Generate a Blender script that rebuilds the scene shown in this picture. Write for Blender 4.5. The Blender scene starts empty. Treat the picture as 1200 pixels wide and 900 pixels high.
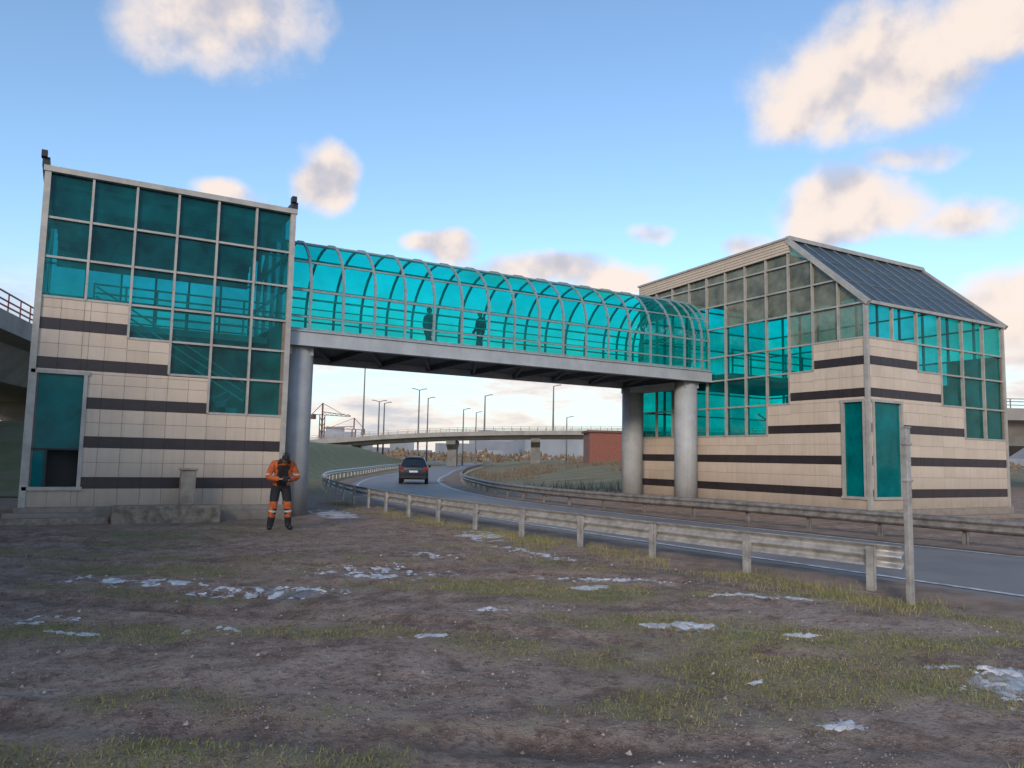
import bpy, math, random
from mathutils import Vector, Matrix, noise
random.seed(7)
scene=bpy.context.scene
COL=scene.collection
rad=math.radians

# ------------------------------------------------------------------ helpers
def link(o,parent=None):
    COL.objects.link(o)
    if parent: o.parent=parent
    return o
def empty(name,loc=(0,0,0),rz=0):
    e=bpy.data.objects.new(name,None); e.empty_display_size=.3
    e.location=loc; e.rotation_euler=(0,0,rz); return link(e)
class MB:
    def __init__(s): s.v=[];s.f=[];s.m=[]
    def poly(s,pts,m=0):
        b=len(s.v); s.v+= [tuple(p) for p in pts]; s.f.append(tuple(range(b,b+len(pts)))); s.m.append(m)
    def hexa(s,c,m=0):
        b=len(s.v); s.v+=[tuple(p) for p in c]
        for q in ((0,3,2,1),(4,5,6,7),(0,1,5,4),(1,2,6,5),(2,3,7,6),(3,0,4,7)):
            s.f.append(tuple(b+i for i in q)); s.m.append(m)
    def box(s,x0,x1,y0,y1,z0,z1,m=0):
        s.hexa([(x0,y0,z0),(x1,y0,z0),(x1,y1,z0),(x0,y1,z0),(x0,y0,z1),(x1,y0,z1),(x1,y1,z1),(x0,y1,z1)],m)
    def fbox(s,O,U,N,u0,u1,z0,z1,n0,n1,m=0):
        O=Vector(O);U=Vector(U);N=Vector(N);Z=Vector((0,0,1))
        P=lambda u,n,z:O+U*u+N*n+Z*z
        s.hexa([P(u0,n0,z0),P(u1,n0,z0),P(u1,n1,z0),P(u0,n1,z0),P(u0,n0,z1),P(u1,n0,z1),P(u1,n1,z1),P(u0,n1,z1)],m)
    def bar(s,p,q,w,h,m=0,up=(0,0,1)):
        p=Vector(p);q=Vector(q);d=(q-p).normalized();up=Vector(up)
        if abs(d.dot(up))>.98: up=Vector((0,1,0))
        a=d.cross(up).normalized()*w/2; b=a.cross(d).normalized()*h/2
        s.hexa([p-a-b,p+a-b,p+a+b,p-a+b,q-a-b,q+a-b,q+a+b,q-a+b],m)
    def cyl(s,p,q,r0,r1=None,n=16,m=0,caps=True):
        if r1 is None:r1=r0
        p=Vector(p);q=Vector(q);d=(q-p).normalized()
        up=Vector((0,0,1)) if abs(d.z)<.95 else Vector((1,0,0))
        a=d.cross(up).normalized();b=a.cross(d)
        B=len(s.v)
        for i in range(n):
            t=2*math.pi*i/n; s.v.append(tuple(p+(a*math.cos(t)+b*math.sin(t))*r0))
        for i in range(n):
            t=2*math.pi*i/n; s.v.append(tuple(q+(a*math.cos(t)+b*math.sin(t))*r1))
        for i in range(n):
            j=(i+1)%n; s.f.append((B+i,B+j,B+n+j,B+n+i)); s.m.append(m)
        if caps:
            s.f.append(tuple(B+i for i in range(n))[::-1]); s.m.append(m)
            s.f.append(tuple(B+n+i for i in range(n))); s.m.append(m)
    def sweep(s,path,sec,m=0,closed=False,caps=False):
        n=len(path); k=len(sec); B=len(s.v)
        for i in range(n):
            p=Vector(path[i]); a=Vector(path[max(i-1,0)]); c=Vector(path[min(i+1,n-1)])
            t=(c-a); t.z=0; t.normalize(); r=Vector((t.y,-t.x,0))
            for (o,dz) in sec: s.v.append(tuple(p+r*o+Vector((0,0,dz))))
        for i in range(n-1):
            for j in range(k if closed else k-1):
                j2=(j+1)%k
                s.f.append((B+i*k+j,B+i*k+j2,B+(i+1)*k+j2,B+(i+1)*k+j)); s.m.append(m)
        if caps:
            s.f.append(tuple(B+j for j in range(k))); s.m.append(m)
            s.f.append(tuple(B+(n-1)*k+j for j in range(k))[::-1]); s.m.append(m)
    def build(s,name,mats,parent=None,smooth=False,bevel=0,recalc=True):
        me=bpy.data.meshes.new(name); me.from_pydata(s.v,[],s.f)
        for mt in mats: me.materials.append(mt)
        me.polygons.foreach_set("material_index",s.m)
        if smooth: me.polygons.foreach_set("use_smooth",[True]*len(s.f))
        me.update()
        if recalc:
            import bmesh
            bm=bmesh.new(); bm.from_mesh(me); bmesh.ops.recalc_face_normals(bm,faces=bm.faces); bm.to_mesh(me); bm.free()
        o=bpy.data.objects.new(name,me); link(o,parent)
        if bevel:
            b=o.modifiers.new("b",'BEVEL'); b.width=bevel; b.segments=2; b.limit_method='ANGLE'
        return o
def crom(pts,step):
    P=[Vector(p) if len(p)==3 else Vector((p[0],p[1],0)) for p in pts]
    out=[]
    for i in range(len(P)-1):
        p0=P[max(i-1,0)];p1=P[i];p2=P[i+1];p3=P[min(i+2,len(P)-1)]
        n=max(1,int((p2-p1).length/step))
        for k in range(n):
            t=k/n
            out.append(.5*((2*p1)+(p2-p0)*t+(2*p0-5*p1+4*p2-p3)*t*t+(3*p1-p0-3*p2+p3)*t**3))
    out.append(P[-1]); return out
def sm(t): t=max(0,min(1,t)); return t*t*(3-2*t)

# ------------------------------------------------------------------ materials
def newmat(name):
    m=bpy.data.materials.new(name); m.use_nodes=True
    nt=m.node_tree; b=nt.nodes["Principled BSDF"]; return m,nt,b
def nd(nt,t,**k):
    n=nt.nodes.new(t)
    for a,v in k.items():
        if a=='ins':
            for q,w in v.items(): n.inputs[q].default_value=w
        else: setattr(n,a,v)
    return n
def mat(name,col,rough=.6,metal=0,var=.15,vscale=6,bump=0,bscale=60,col2=None,spec=.5,dirt=None,streak=0):
    m,nt,b=newmat(name); L=nt.links
    tc=nd(nt,'ShaderNodeTexCoord'); n=nd(nt,'ShaderNodeTexNoise',ins={'Scale':vscale,'Detail':3,'Roughness':.65})
    L.new(tc.outputs['Object'],n.inputs['Vector'])
    mx=nd(nt,'ShaderNodeMix',data_type='RGBA')
    c2=col2 or tuple(c*(1-var*1.6) for c in col)
    mr=nd(nt,'ShaderNodeMapRange',ins={1:.35,2:.65}); L.new(n.outputs[0],mr.inputs[0])
    L.new(mr.outputs[0],mx.inputs[0]); mx.inputs[6].default_value=(*c2,1); mx.inputs[7].default_value=(*col,1)
    out=mx.outputs[2]
    if streak:
        mp=nd(nt,'ShaderNodeMapping'); mp.inputs['Scale'].default_value=(5,5,.25); L.new(tc.outputs['Object'],mp.inputs[0])
        ns=nd(nt,'ShaderNodeTexNoise',ins={'Scale':1.6,'Detail':4,'Roughness':.7}); L.new(mp.outputs[0],ns.inputs['Vector'])
        ms=nd(nt,'ShaderNodeMapRange',ins={1:.5,2:.75,3:0,4:streak}); L.new(ns.outputs[0],ms.inputs[0])
        mz=nd(nt,'ShaderNodeMix',data_type='RGBA'); L.new(ms.outputs[0],mz.inputs[0]); L.new(out,mz.inputs[6]); mz.inputs[7].default_value=(.16,.12,.095,1); out=mz.outputs[2]
    if dirt:
        sp=nd(nt,'ShaderNodeSeparateXYZ'); L.new(tc.outputs['Object'],sp.inputs[0])
        m2=nd(nt,'ShaderNodeMapRange',ins={1:dirt[0],2:dirt[1],3:1,4:0}); L.new(sp.outputs[2],m2.inputs[0])
        mu=nd(nt,'ShaderNodeMath',operation='MULTIPLY'); L.new(m2.outputs[0],mu.inputs[0]); L.new(n.outputs[0],mu.inputs[1])
        mx2=nd(nt,'ShaderNodeMix',data_type='RGBA'); L.new(mu.outputs[0],mx2.inputs[0]); L.new(out,mx2.inputs[6]); mx2.inputs[7].default_value=(.14,.105,.08,1)
        out=mx2.outputs[2]
    L.new(out,b.inputs['Base Color'])
    b.inputs['Roughness'].default_value=rough; b.inputs['Metallic'].default_value=metal
    b.inputs['Specular IOR Level'].default_value=spec
    if bump:
        nb=nd(nt,'ShaderNodeTexNoise',ins={'Scale':bscale,'Detail':3}); L.new(tc.outputs['Object'],nb.inputs['Vector'])
        bp=nd(nt,'ShaderNodeBump',ins={'Strength':bump,'Distance':.02}); L.new(nb.outputs[0],bp.inputs['Height']); L.new(bp.outputs[0],b.inputs['Normal'])
    return m
def glass(name,tcol,dcol,dfac=.12,rough=.04,r0=.022,streak=.5,rmax=.6,isl=.5):
    m=bpy.data.materials.new(name); m.use_nodes=True; nt=m.node_tree; nt.nodes.clear(); L=nt.links
    out=nd(nt,'ShaderNodeOutputMaterial'); tr=nd(nt,'ShaderNodeBsdfTransparent')
    geo=nd(nt,'ShaderNodeNewGeometry')
    tm=nd(nt,'ShaderNodeMix',data_type='RGBA'); L.new(geo.outputs['Random Per Island'],tm.inputs[0])
    tm.inputs[6].default_value=(*[c*(1-isl) for c in tcol],1); tm.inputs[7].default_value=(*tcol,1); L.new(tm.outputs[2],tr.inputs[0])
    df=nd(nt,'ShaderNodeBsdfDiffuse'); df.inputs[0].default_value=(*dcol,1)
    gl=nd(nt,'ShaderNodeBsdfGlossy'); gl.inputs['Roughness'].default_value=rough; gl.inputs[0].default_value=(.75,.95,.95,1)
    lw=nd(nt,'ShaderNodeLayerWeight'); lw.inputs[0].default_value=.5
    pw=nd(nt,'ShaderNodeMath',operation='POWER'); L.new(lw.outputs['Facing'],pw.inputs[0]); pw.inputs[1].default_value=4.5
    fr=nd(nt,'ShaderNodeMapRange',ins={1:0,2:1,3:r0,4:rmax}); L.new(pw.outputs[0],fr.inputs[0])
    tc=nd(nt,'ShaderNodeTexCoord'); n=nd(nt,'ShaderNodeTexNoise',ins={'Scale':1.3,'Detail':3,'Roughness':.65}); L.new(tc.outputs['Object'],n.inputs['Vector'])
    mr=nd(nt,'ShaderNodeMapRange',ins={1:.35,2:.7,3:dfac*(1-streak),4:dfac*(1+streak)}); L.new(n.outputs[0],mr.inputs[0])
    bp=nd(nt,'ShaderNodeBump',ins={'Strength':.06,'Distance':.05}); L.new(n.outputs[0],bp.inputs['Height']); L.new(bp.outputs[0],gl.inputs['Normal'])
    a=nd(nt,'ShaderNodeMixShader'); L.new(mr.outputs[0],a.inputs[0]); L.new(tr.outputs[0],a.inputs[1]); L.new(df.outputs[0],a.inputs[2])
    b=nd(nt,'ShaderNodeMixShader'); L.new(fr.outputs[0],b.inputs[0]); L.new(a.outputs[0],b.inputs[1]); L.new(gl.outputs[0],b.inputs[2])
    L.new(b.outputs[0],out.inputs[0]); return m

M={}
M['teal']=glass('teal_glass',(.01,.72,.74),(.0,.19,.21),.26,isl=.4)
M['teal_r']=glass('teal_glass_bright',(.02,.82,.80),(.0,.24,.25),.24,isl=.35)
M['teal_tube']=glass('teal_tube_glass',(.06,.85,.79),(.0,.32,.33),.16,rmax=.3,r0=.022,isl=.18)
M['refl_tint_glass']=glass('painted_reflection_glass',(.14,.32,.24),(.27,.27,.20),.50,r0=.04)  # olive-grey body colour paints in reflected clouds and the roof seen through
M['roof_glass']=mat('slate_roof_glazing',(.035,.055,.07),rough=.38,metal=.0,var=.2,vscale=1.5,spec=.35)
M['frame']=mat('aluminium_frame',(.42,.395,.36),rough=.5,metal=.2,var=.15,vscale=3)
M['frame_dark']=mat('weathered_frame',(.20,.22,.22),rough=.5,metal=.2)
M['rib']=mat('rib_paint',(.24,.33,.34),rough=.5,metal=.1)
M['clad1']=mat('cladding_cream',(.56,.455,.36),rough=.45,var=.06,vscale=1.2,dirt=(.2,1.6),streak=.2)
M['clad2']=mat('cladding_cream_b',(.525,.425,.335),rough=.45,var=.06,vscale=1.2,dirt=(.2,1.6),streak=.2)
M['clad3']=mat('cladding_cream_c',(.58,.475,.38),rough=.45,var=.06,vscale=1.2,dirt=(.2,1.6),streak=.2)
M['stripe']=mat('cladding_dark_band',(.034,.024,.026),rough=.42,var=.2,vscale=3)
M['joint']=mat('joint_backing',(.20,.155,.125),rough=.8)
M['conc']=mat('concrete',(.34,.29,.24),rough=.85,var=.25,vscale=3,bump=.4,bscale=40,dirt=(-.1,.5))
M['conc_old']=mat('old_concrete',(.31,.255,.20),rough=.9,var=.35,vscale=5,bump=.6,bscale=25)
M['conc_far']=mat('overpass_concrete',(.30,.28,.26),rough=.9,var=.15,vscale=.6)
M['conc_dk']=mat('girder_concrete',(.20,.19,.18),rough=.9,var=.2,vscale=.8)
M['beam']=mat('bridge_beam_paint',(.38,.40,.42),rough=.5,var=.12,vscale=1.5,streak=.2)
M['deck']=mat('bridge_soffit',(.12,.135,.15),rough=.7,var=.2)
M['column']=mat('column_paint',(.38,.39,.40),rough=.6,var=.12,vscale=1.6,bump=.1,bscale=8,dirt=(0,.9),streak=.25)
M['dark']=mat('dark_metal',(.02,.02,.024),rough=.6)
M['interior']=mat('interior_wall',(.24,.28,.28),rough=.8)
M['interior_dk']=mat('interior_dark',(.04,.055,.06),rough=.9)
M['interior_md']=mat('interior_mid',(.14,.17,.17),rough=.9)
M['galv']=mat('galvanised_steel',(.46,.44,.42),rough=.45,metal=.35,var=.25,vscale=5)
M['galv_old']=mat('galvanised_steel_dull',(.28,.255,.235),rough=.55,metal=.25,var=.3,vscale=4)
M['red']=mat('railing_red',(.22,.05,.04),rough=.6)
M['white']=mat('road_paint',(.62,.61,.59),rough=.7,var=.35,vscale=5)
M['lamp']=mat('lamp_pole',(.16,.15,.15),rough=.5,metal=.2)
M['city']=mat('distant_facade',(.36,.38,.42),rough=.9,var=.25,vscale=.02)
M['city2']=mat('distant_facade_b',(.26,.28,.33),rough=.9,var=.25,vscale=.02)
M['roof_red']=mat('rusty_roof',(.16,.06,.045),rough=.7)

def brickmat():
    m,nt,b=newmat('red_brick'); L=nt.links
    tc=nd(nt,'ShaderNodeTexCoord'); mp=nd(nt,'ShaderNodeMapping'); mp.inputs['Rotation'].default_value=(rad(90),0,0)
    L.new(tc.outputs['Object'],mp.inputs[0])
    br=nd(nt,'ShaderNodeTexBrick',ins={'Scale':4.0,'Mortar Size':.012}); L.new(mp.outputs[0],br.inputs['Vector'])
    br.inputs['Color1'].default_value=(.24,.075,.05,1);br.inputs['Color2'].default_value=(.17,.055,.04,1);br.inputs['Mortar'].default_value=(.2,.14,.11,1)
    L.new(br.outputs[0],b.inputs['Base Color']); b.inputs['Roughness'].default_value=.9
    return m
M['brick']=brickmat()

def groundmat(name):
    m,nt,b=newmat(name); L=nt.links
    tc=nd(nt,'ShaderNodeTexCoord'); V=tc.outputs['Object']
    def N(sc,det=3,ro=.6,vec=V,dist=0):
        n=nd(nt,'ShaderNodeTexNoise',ins={'Scale':sc,'Detail':det,'Roughness':ro,'Distortion':dist}); L.new(vec,n.inputs['Vector']); return n.outputs[0]
    def MR(x,a,c,d=0,e=1):
        n=nd(nt,'ShaderNodeMapRange',ins={1:a,2:c,3:d,4:e}); L.new(x,n.inputs[0]); return n.outputs[0]
    def MX(f,a,c,mode='MIX'):
        n=nd(nt,'ShaderNodeMix',data_type='RGBA',blend_type=mode)
        if isinstance(f,(int,float)): n.inputs[0].default_value=f
        else: L.new(f,n.inputs[0])
        for i,q in ((6,a),(7,c)):
            if isinstance(q,tuple): n.inputs[i].default_value=(*q,1)
            else: L.new(q,n.inputs[i])
        return n.outputs[2]
    def MA(op,a,c=0,cl=False):
        n=nd(nt,'ShaderNodeMath',operation=op,use_clamp=cl)
        for i,q in ((0,a),(1,c)):
            if isinstance(q,(int,float)): n.inputs[i].default_value=q
            else: L.new(q,n.inputs[i])
        return n.outputs[0]
    mp=nd(nt,'ShaderNodeMapping'); mp.inputs['Rotation'].default_value=(0,0,rad(38)); mp.inputs['Scale'].default_value=(.45,1.5,1)
    L.new(V,mp.inputs[0]); S=mp.outputs[0]
    sp=nd(nt,'ShaderNodeSeparateXYZ'); L.new(V,sp.inputs[0])
    big=N(.55,4,.65,S); mid=N(2.8,6,.75); fine=N(15,5,.8)
    yy=MR(MA('ADD',sp.outputs[1],MA('MULTIPLY',MA('SUBTRACT',big,.5),12)),4.5,10)
    base=MX(yy,(.44,.335,.275),(.40,.265,.195))
    soil=MX(MR(big,.40,.60),base,(.25,.165,.122))
    soil=MX(MA('MULTIPLY',MR(mid,.47,.62),.75),soil,(.50,.39,.32))
    soil=MX(MA('MULTIPLY',MR(mid,.46,.36),.75),soil,(.16,.105,.078))
    soil=MX(MA('MULTIPLY',MR(fine,.50,.62),.75),soil,(.12,.082,.062))
    vo=nd(nt,'ShaderNodeTexVoronoi',ins={'Scale':30}); L.new(V,vo.inputs['Vector'])
    hs=nd(nt,'ShaderNodeSeparateColor'); L.new(vo.outputs['Color'],hs.inputs[0])
    gm=MA('MULTIPLY',MR(vo.outputs['Distance'],.36,.22),MR(hs.outputs[0],.55,.8))
    gm=MA('MULTIPLY',gm,MR(mid,.62,.46))
    soil=MX(MA('MULTIPLY',gm,.75),soil,(.58,.48,.42))
    # wheel ruts: compressed wet mud (vertex attribute from the terrain function)
    ar=nd(nt,'ShaderNodeAttribute',attribute_name='rut'); rut=MA('MULTIPLY',ar.outputs['Fac'],MR(mid,.7,.35,.45,1))
    soil=MX(MA('MULTIPLY',rut,.85,True),soil,(.105,.068,.050))
    ag=nd(nt,'ShaderNodeAttribute',attribute_name='turf')
    gmask=MA('MULTIPLY',MR(MA('ADD',ag.outputs['Fac'],MA('MULTIPLY',MA('SUBTRACT',mid,.5),1.1)),.38,.62),MA('MAXIMUM',MR(mid,.60,.42),MR(fine,.56,.44)))
    gcol=MX(MR(fine,.42,.58),(.215,.225,.070),(.165,.145,.062))
    soil=MX(MA('MULTIPLY',gmask,.85),soil,gcol)
    far=MR(sp.outputs[1],28,40)
    fcol=MX(MR(big,.35,.65),(.18,.165,.075),(.27,.21,.13))
    soil=MX(far,soil,fcol)
    L.new(soil,b.inputs['Base Color'])
    L.new(MA('SUBTRACT',MR(big,.45,.62,.95,.7),MA('MULTIPLY',rut,.35)),b.inputs['Roughness'])
    b.inputs['Specular IOR Level'].default_value=.3
    h=MA('ADD',mid,MA('MULTIPLY',fine,.55)); h=MA('ADD',h,MA('MULTIPLY',gm,.2))
    bp=nd(nt,'ShaderNodeBump',ins={'Strength':1.0,'Distance':.11}); L.new(h,bp.inputs['Height']); L.new(bp.outputs[0],b.inputs['Normal'])
    return m
M['ground']=groundmat('muddy_ground')
M['bank']=mat('bank_grass',(.12,.135,.055),rough=.95,col2=(.19,.17,.095),vscale=.7,bump=.8,bscale=8)
def asphalt():
    m,nt,b=newmat('asphalt'); L=nt.links
    tc=nd(nt,'ShaderNodeTexCoord'); V=tc.outputs['Object']
    n=nd(nt,'ShaderNodeTexNoise',ins={'Scale':.6,'Detail':5,'Roughness':.65}); L.new(V,n.inputs['Vector'])
    n2=nd(nt,'ShaderNodeTexNoise',ins={'Scale':120,'Detail':1}); L.new(V,n2.inputs['Vector'])
    r=nd(nt,'ShaderNodeMapRange',ins={1:.35,2:.65}); L.new(n.outputs[0],r.inputs[0])
    mx=nd(nt,'ShaderNodeMix',data_type='RGBA'); L.new(r.outputs[0],mx.inputs[0]); mx.inputs[6].default_value=(.155,.138,.132,1); mx.inputs[7].default_value=(.23,.205,.195,1)
    L.new(mx.outputs[2],b.inputs['Base Color'])
    r2=nd(nt,'ShaderNodeMapRange',ins={1:.35,2:.7,3:.55,4:.8}); L.new(n.outputs[0],r2.inputs[0]); L.new(r2.outputs[0],b.inputs['Roughness'])
    bp=nd(nt,'ShaderNodeBump',ins={'Strength':.3,'Distance':.01}); L.new(n2.outputs[0],bp.inputs['Height']); L.new(bp.outputs[0],b.inputs['Normal'])
    return m
M['asphalt']=asphalt()
M['shoulder']=mat('dirty_shoulder',(.26,.18,.13),rough=.9,col2=(.14,.095,.07),vscale=1.3,bump=.7,bscale=12)
M['snow']=mat('old_snow',(.66,.64,.65),rough=.65,var=.3,vscale=7,bump=.6,bscale=30)
M['ice']=mat('ice_puddle',(.27,.235,.22),rough=.16,var=.3,vscale=4)
M['blade']=mat('grass_blades',(.19,.20,.06),rough=.9,col2=(.29,.235,.12),vscale=1.2)
M['stone']=mat('gravel_stone',(.50,.42,.37),rough=.9,col2=(.20,.155,.13),vscale=9)
M['shrub']=mat('dry_shrub',(.13,.085,.055),rough=.95,col2=(.22,.16,.10),vscale=1.5)

# ------------------------------------------------------------------ terrain
railF=[(24,-30),(20.5,-15),(18.3,-2),(17.5,6),(17.2,12.5),(16.9,17),(16.4,21),(16.35,25),(17.1,30),(18.6,35),(22.3,44.5),(28.9,58),(44.5,87),(78,145),(112,205)]
railFs=crom(railF,1.0)
def xr(y):
    if y<=railFs[0].y: return railFs[0].x
    lo,hi=0,len(railFs)-1
    while hi-lo>1:
        md=(lo+hi)//2
        if railFs[md].y<=y: lo=md
        else: hi=md
    a,b=railFs[lo],railFs[hi]
    if y>=b.y and hi==len(railFs)-1: return b.x+(y-b.y)*.57
    return a.x+(b.x-a.x)*(y-a.y)/max(b.y-a.y,1e-6)
RUTS=((3.3,.17,.075),(4.9,.17,.07),(7.9,.16,.055),(9.5,.16,.05),(11.6,.15,.045),(13.2,.15,.045))
def rutf(x,y):
    f=0
    for (o,wd,dp) in RUTS:
        q=(x*.62+y*.78)-o-.35*math.sin(x*.5+o)
        if abs(q)<1: f=max(f,math.exp(-(q/wd)**2)*max(0,min(1,.65+.9*noise.noise(Vector((x*.8,y*.8,o))))))
    # wet churned strip beside the guardrail
    q=x-8.3-.35*noise.noise(Vector((y*.5,0,4)))
    f=max(f,.75*math.exp(-(q/.4)**2)*max(0,min(1,.55+1.3*noise.noise(Vector((x*.5,y*.5,21))))))
    return f if (-12<x<9.5 and -3<y<20) else 0
def turf(x,y):
    if not (-12<x<10 and -3<y<20.5): return .25
    a=rad(38); u=(x*math.cos(a)-y*math.sin(a))*.45; v=(x*math.sin(a)+y*math.cos(a))*1.5
    t=.30+.55*noise.noise(Vector((u*.6,v*.6,2)))+.25*noise.noise(Vector((x*1.7,y*1.7,4)))
    t+=.30*math.exp(-((x-6.4)/1.9)**2-((y-6.6)/2.6)**2)+.22*math.exp(-((x-4.2)/1.6)**2-((y-4.4)/.9)**2)+.15*math.exp(-((x-1.0)/2.5)**2-((y-12)/1.6)**2)
    t+=.25*math.exp(-((x-9.2)/.5)**2)
    return max(0,min(1,t-.35*rutf(x,y)))
def gz(x,y):
    z=0
    k=sm((8.6-x)/.8)*sm((20.5-y)/2)
    if k>0 and -12<x and y>-6:
        z+=k*(.07*noise.noise(Vector((x*.35,y*.35,3)))+.035*noise.noise(Vector((x*1.6,y*1.6,7)))+.022*noise.noise(Vector((x*5,y*5,1)))+.008*noise.noise(Vector((x*13,y*13,1))))
        for (o,wd,dp) in RUTS:
            q=(x*.62+y*.78)-o-.35*math.sin(x*.5+o)
            if abs(q)<1: 
                am=.6+.8*noise.noise(Vector((x*.8,y*.8,o)))
                z-=k*dp*math.exp(-(q/wd)**2)*am; z+=k*dp*.5*math.exp(-((abs(q)-wd*2)/wd)**2)*am
    if y>30:
        s=x-xr(y)
        z+=1.35*sm((s-1.5)/16)*sm((y-32)/24)
    return z
def coords(a0,a1,fine,lo,hi):
    c=[]; x=a0
    while x<a1: c.append(x); x+=fine
    c.append(a1)
    st=fine; x=a0; L=[]
    while x>lo: st=min(st*1.22,80); x-=st; L.append(x)
    st=fine; x=a1; R=[]
    while x<hi: st=min(st*1.12,60); x+=st; R.append(x)
    return L[::-1]+c+R
xs=coords(-6,9.2,.075,-900,2200); ys=coords(1.8,19,.075,-300,2400)
mb=MB(); nx=len(xs); AR=[];AT=[]
for y in ys:
    for x in xs:
        mb.v.append((x,y,gz(x,y))); AR.append(rutf(x,y)); AT.append(turf(x,y))
for j in range(len(ys)-1):
    for i in range(nx-1):
        mb.f.append((j*nx+i,j*nx+i+1,(j+1)*nx+i+1,(j+1)*nx+i)); mb.m.append(0)
go=mb.build('ground',[M['ground']],smooth=True,recalc=False)
a_=go.data.attributes.new('rut','FLOAT','POINT'); a_.data.foreach_set('value',AR)
a_=go.data.attributes.new('turf','FLOAT','POINT'); a_.data.foreach_set('value',AT)

roadC=crom([(20.5,-30),(17,-15),(14.8,-3),(13.9,4),(13.5,9),(13.2,14),(13,20),(13.05,25),(13.6,30.5),(15.3,37.5),(18.3,46),(23,56.5),(30.6,71),(46,100),(79,157),(112,214)],1.0)
mb=MB(); mb.sweep([(p.x,p.y,.012) for p in roadC],[(-3.15,0),(0,.02),(3.4,0)])
mb.build('road',[M['asphalt']],smooth=True)
mb=MB()
for sgn,e0,e1 in ((-1,2.75,4.0),(1,3.05,4.6)):
    prev=None
    for i,p in enumerate(roadC):
        if p.y>110: break
        t=(roadC[min(i+1,len(roadC)-1)]-roadC[max(i-1,0)]).normalized(); r=Vector((t.y,-t.x,0))*sgn
        e_=e0+.22*noise.noise(Vector((p.y*.35,sgn*5,0)))+.08*noise.noise(Vector((p.y*1.4,sgn*5,3)))
        ring=[p+r*e_+Vector((0,0,.026)),p+r*(e_+.35)+Vector((0,0,.040)),p+r*(e1-.5)+Vector((0,0,.05)),p+r*e1+Vector((0,0,-.02))]
        b_=len(mb.v); mb.v+=[tuple(q) for q in ring]
        if prev is not None:
            for k in range(3): mb.f.append((prev+k,b_+k,b_+k+1,prev+k+1)); mb.m.append(0)
        prev=b_
mb.build('road_shoulder',[M['shoulder']],smooth=True)
mb=MB()
for o in (-2.35,2.75):
    z=.02*(1-abs(o)/3.15)+.004
    mb.sweep([(p.x,p.y,.018) for p in roadC],[(o-.07,z),(o+.07,z)])
mb.build('road_marking',[M['white']])

def guardrail(name,path,side,matb,step=2.0):
    e=empty(name)
    P=crom(path,.5)
    mb=MB()
    sec=[]
    for i in range(13):
        t=i/12; z=.34+.31*t; off=.12+.04*math.cos(t*4*math.pi)*-1
        sec.append((side*off,z))
    mb.sweep(P,sec); 
    o=mb.build('w_beam',[matb],e,smooth=True)
    so=o.modifiers.new('s','SOLIDIFY'); so.thickness=.006
    mb=MB(); acc=0; nxt=.4
    for i in range(len(P)-1):
        a,b=P[i],P[i+1]; d=(b-a).length
        while acc+d>nxt:
            p=a+(b-a)*((nxt-acc)/d); t=(b-a).normalized(); r=Vector((t.y,-t.x,0))*side
            if p.y<120:
                z0=-.3; c=p; h=.62
                mb.bar(c+Vector((0,0,z0)),c+Vector((0,0,h)),.012,.11,0,up=tuple(t)) 
                mb.bar(c+t*.05+r*.03+Vector((0,0,z0)),c+t*.05+r*.03+Vector((0,0,h)),.07,.01,0,up=tuple(t))
                mb.bar(c-t*.05+r*.03+Vector((0,0,z0)),c-t*.05+r*.03+Vector((0,0,h)),.07,.01,0,up=tuple(t))
                mb.bar(c+Vector((0,0,.5)),c+r*.10+Vector((0,0,.5)),.09,.16,0)
            nxt+=step
        acc+=d
    mb.build('posts',[matb],e)
    return e
guardrail('guardrail',[(9.88,6.5),(9.72,7.7),(9.45,9.2),(9.2,11.2),(9.0,13.4),(8.8,15.5),(8.68,17.7),(8.62,19.8),(8.65,22.2),(8.85,25.2),(9.25,29),(10.6,36),(12.9,44.2),(16.2,53.2),(23.2,67.6),(41,103),(76,164)],1,M['galv'])
guardrail('guardrail',railF,-1,M['galv_old'])

mb=MB()
base=crom([(7.2,30,0),(9.3,37,0),(11.6,44.5,0),(15,54,0),(22,68.5,0),(40,104,0),(74,165,0),(95,205,0)],3)
prev=None
for i,p in enumerate(base):
    t=(base[min(i+1,len(base)-1)]-base[max(i-1,0)]).normalized(); l=Vector((-t.y,t.x,0))
    h=3.2*sm((p.y-29)/14)*(1-.78*sm((p.y-100)/70))
    ring=[]
    for k in range(9):
        s=k/8; q=p+l*(7.0*s); q.z=-.02+h*sm(s*1.05)+.12*noise.noise(q*.4)*math.sin(s*math.pi)
        ring.append(q)
    for k in range(1,4): q=p+l*(7+k*7); q.z=h+(0 if k<3 else -h-.05); ring.append(q)
    b=len(mb.v); mb.v+=[tuple(q) for q in ring]; n=len(ring)
    if prev is not None:
        for k in range(n-1): mb.f.append((prev+k,b+k,b+k+1,prev+k+1)); mb.m.append(0)
    prev=b
mb.build('grass_embankment',[M['bank']],smooth=True)

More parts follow.
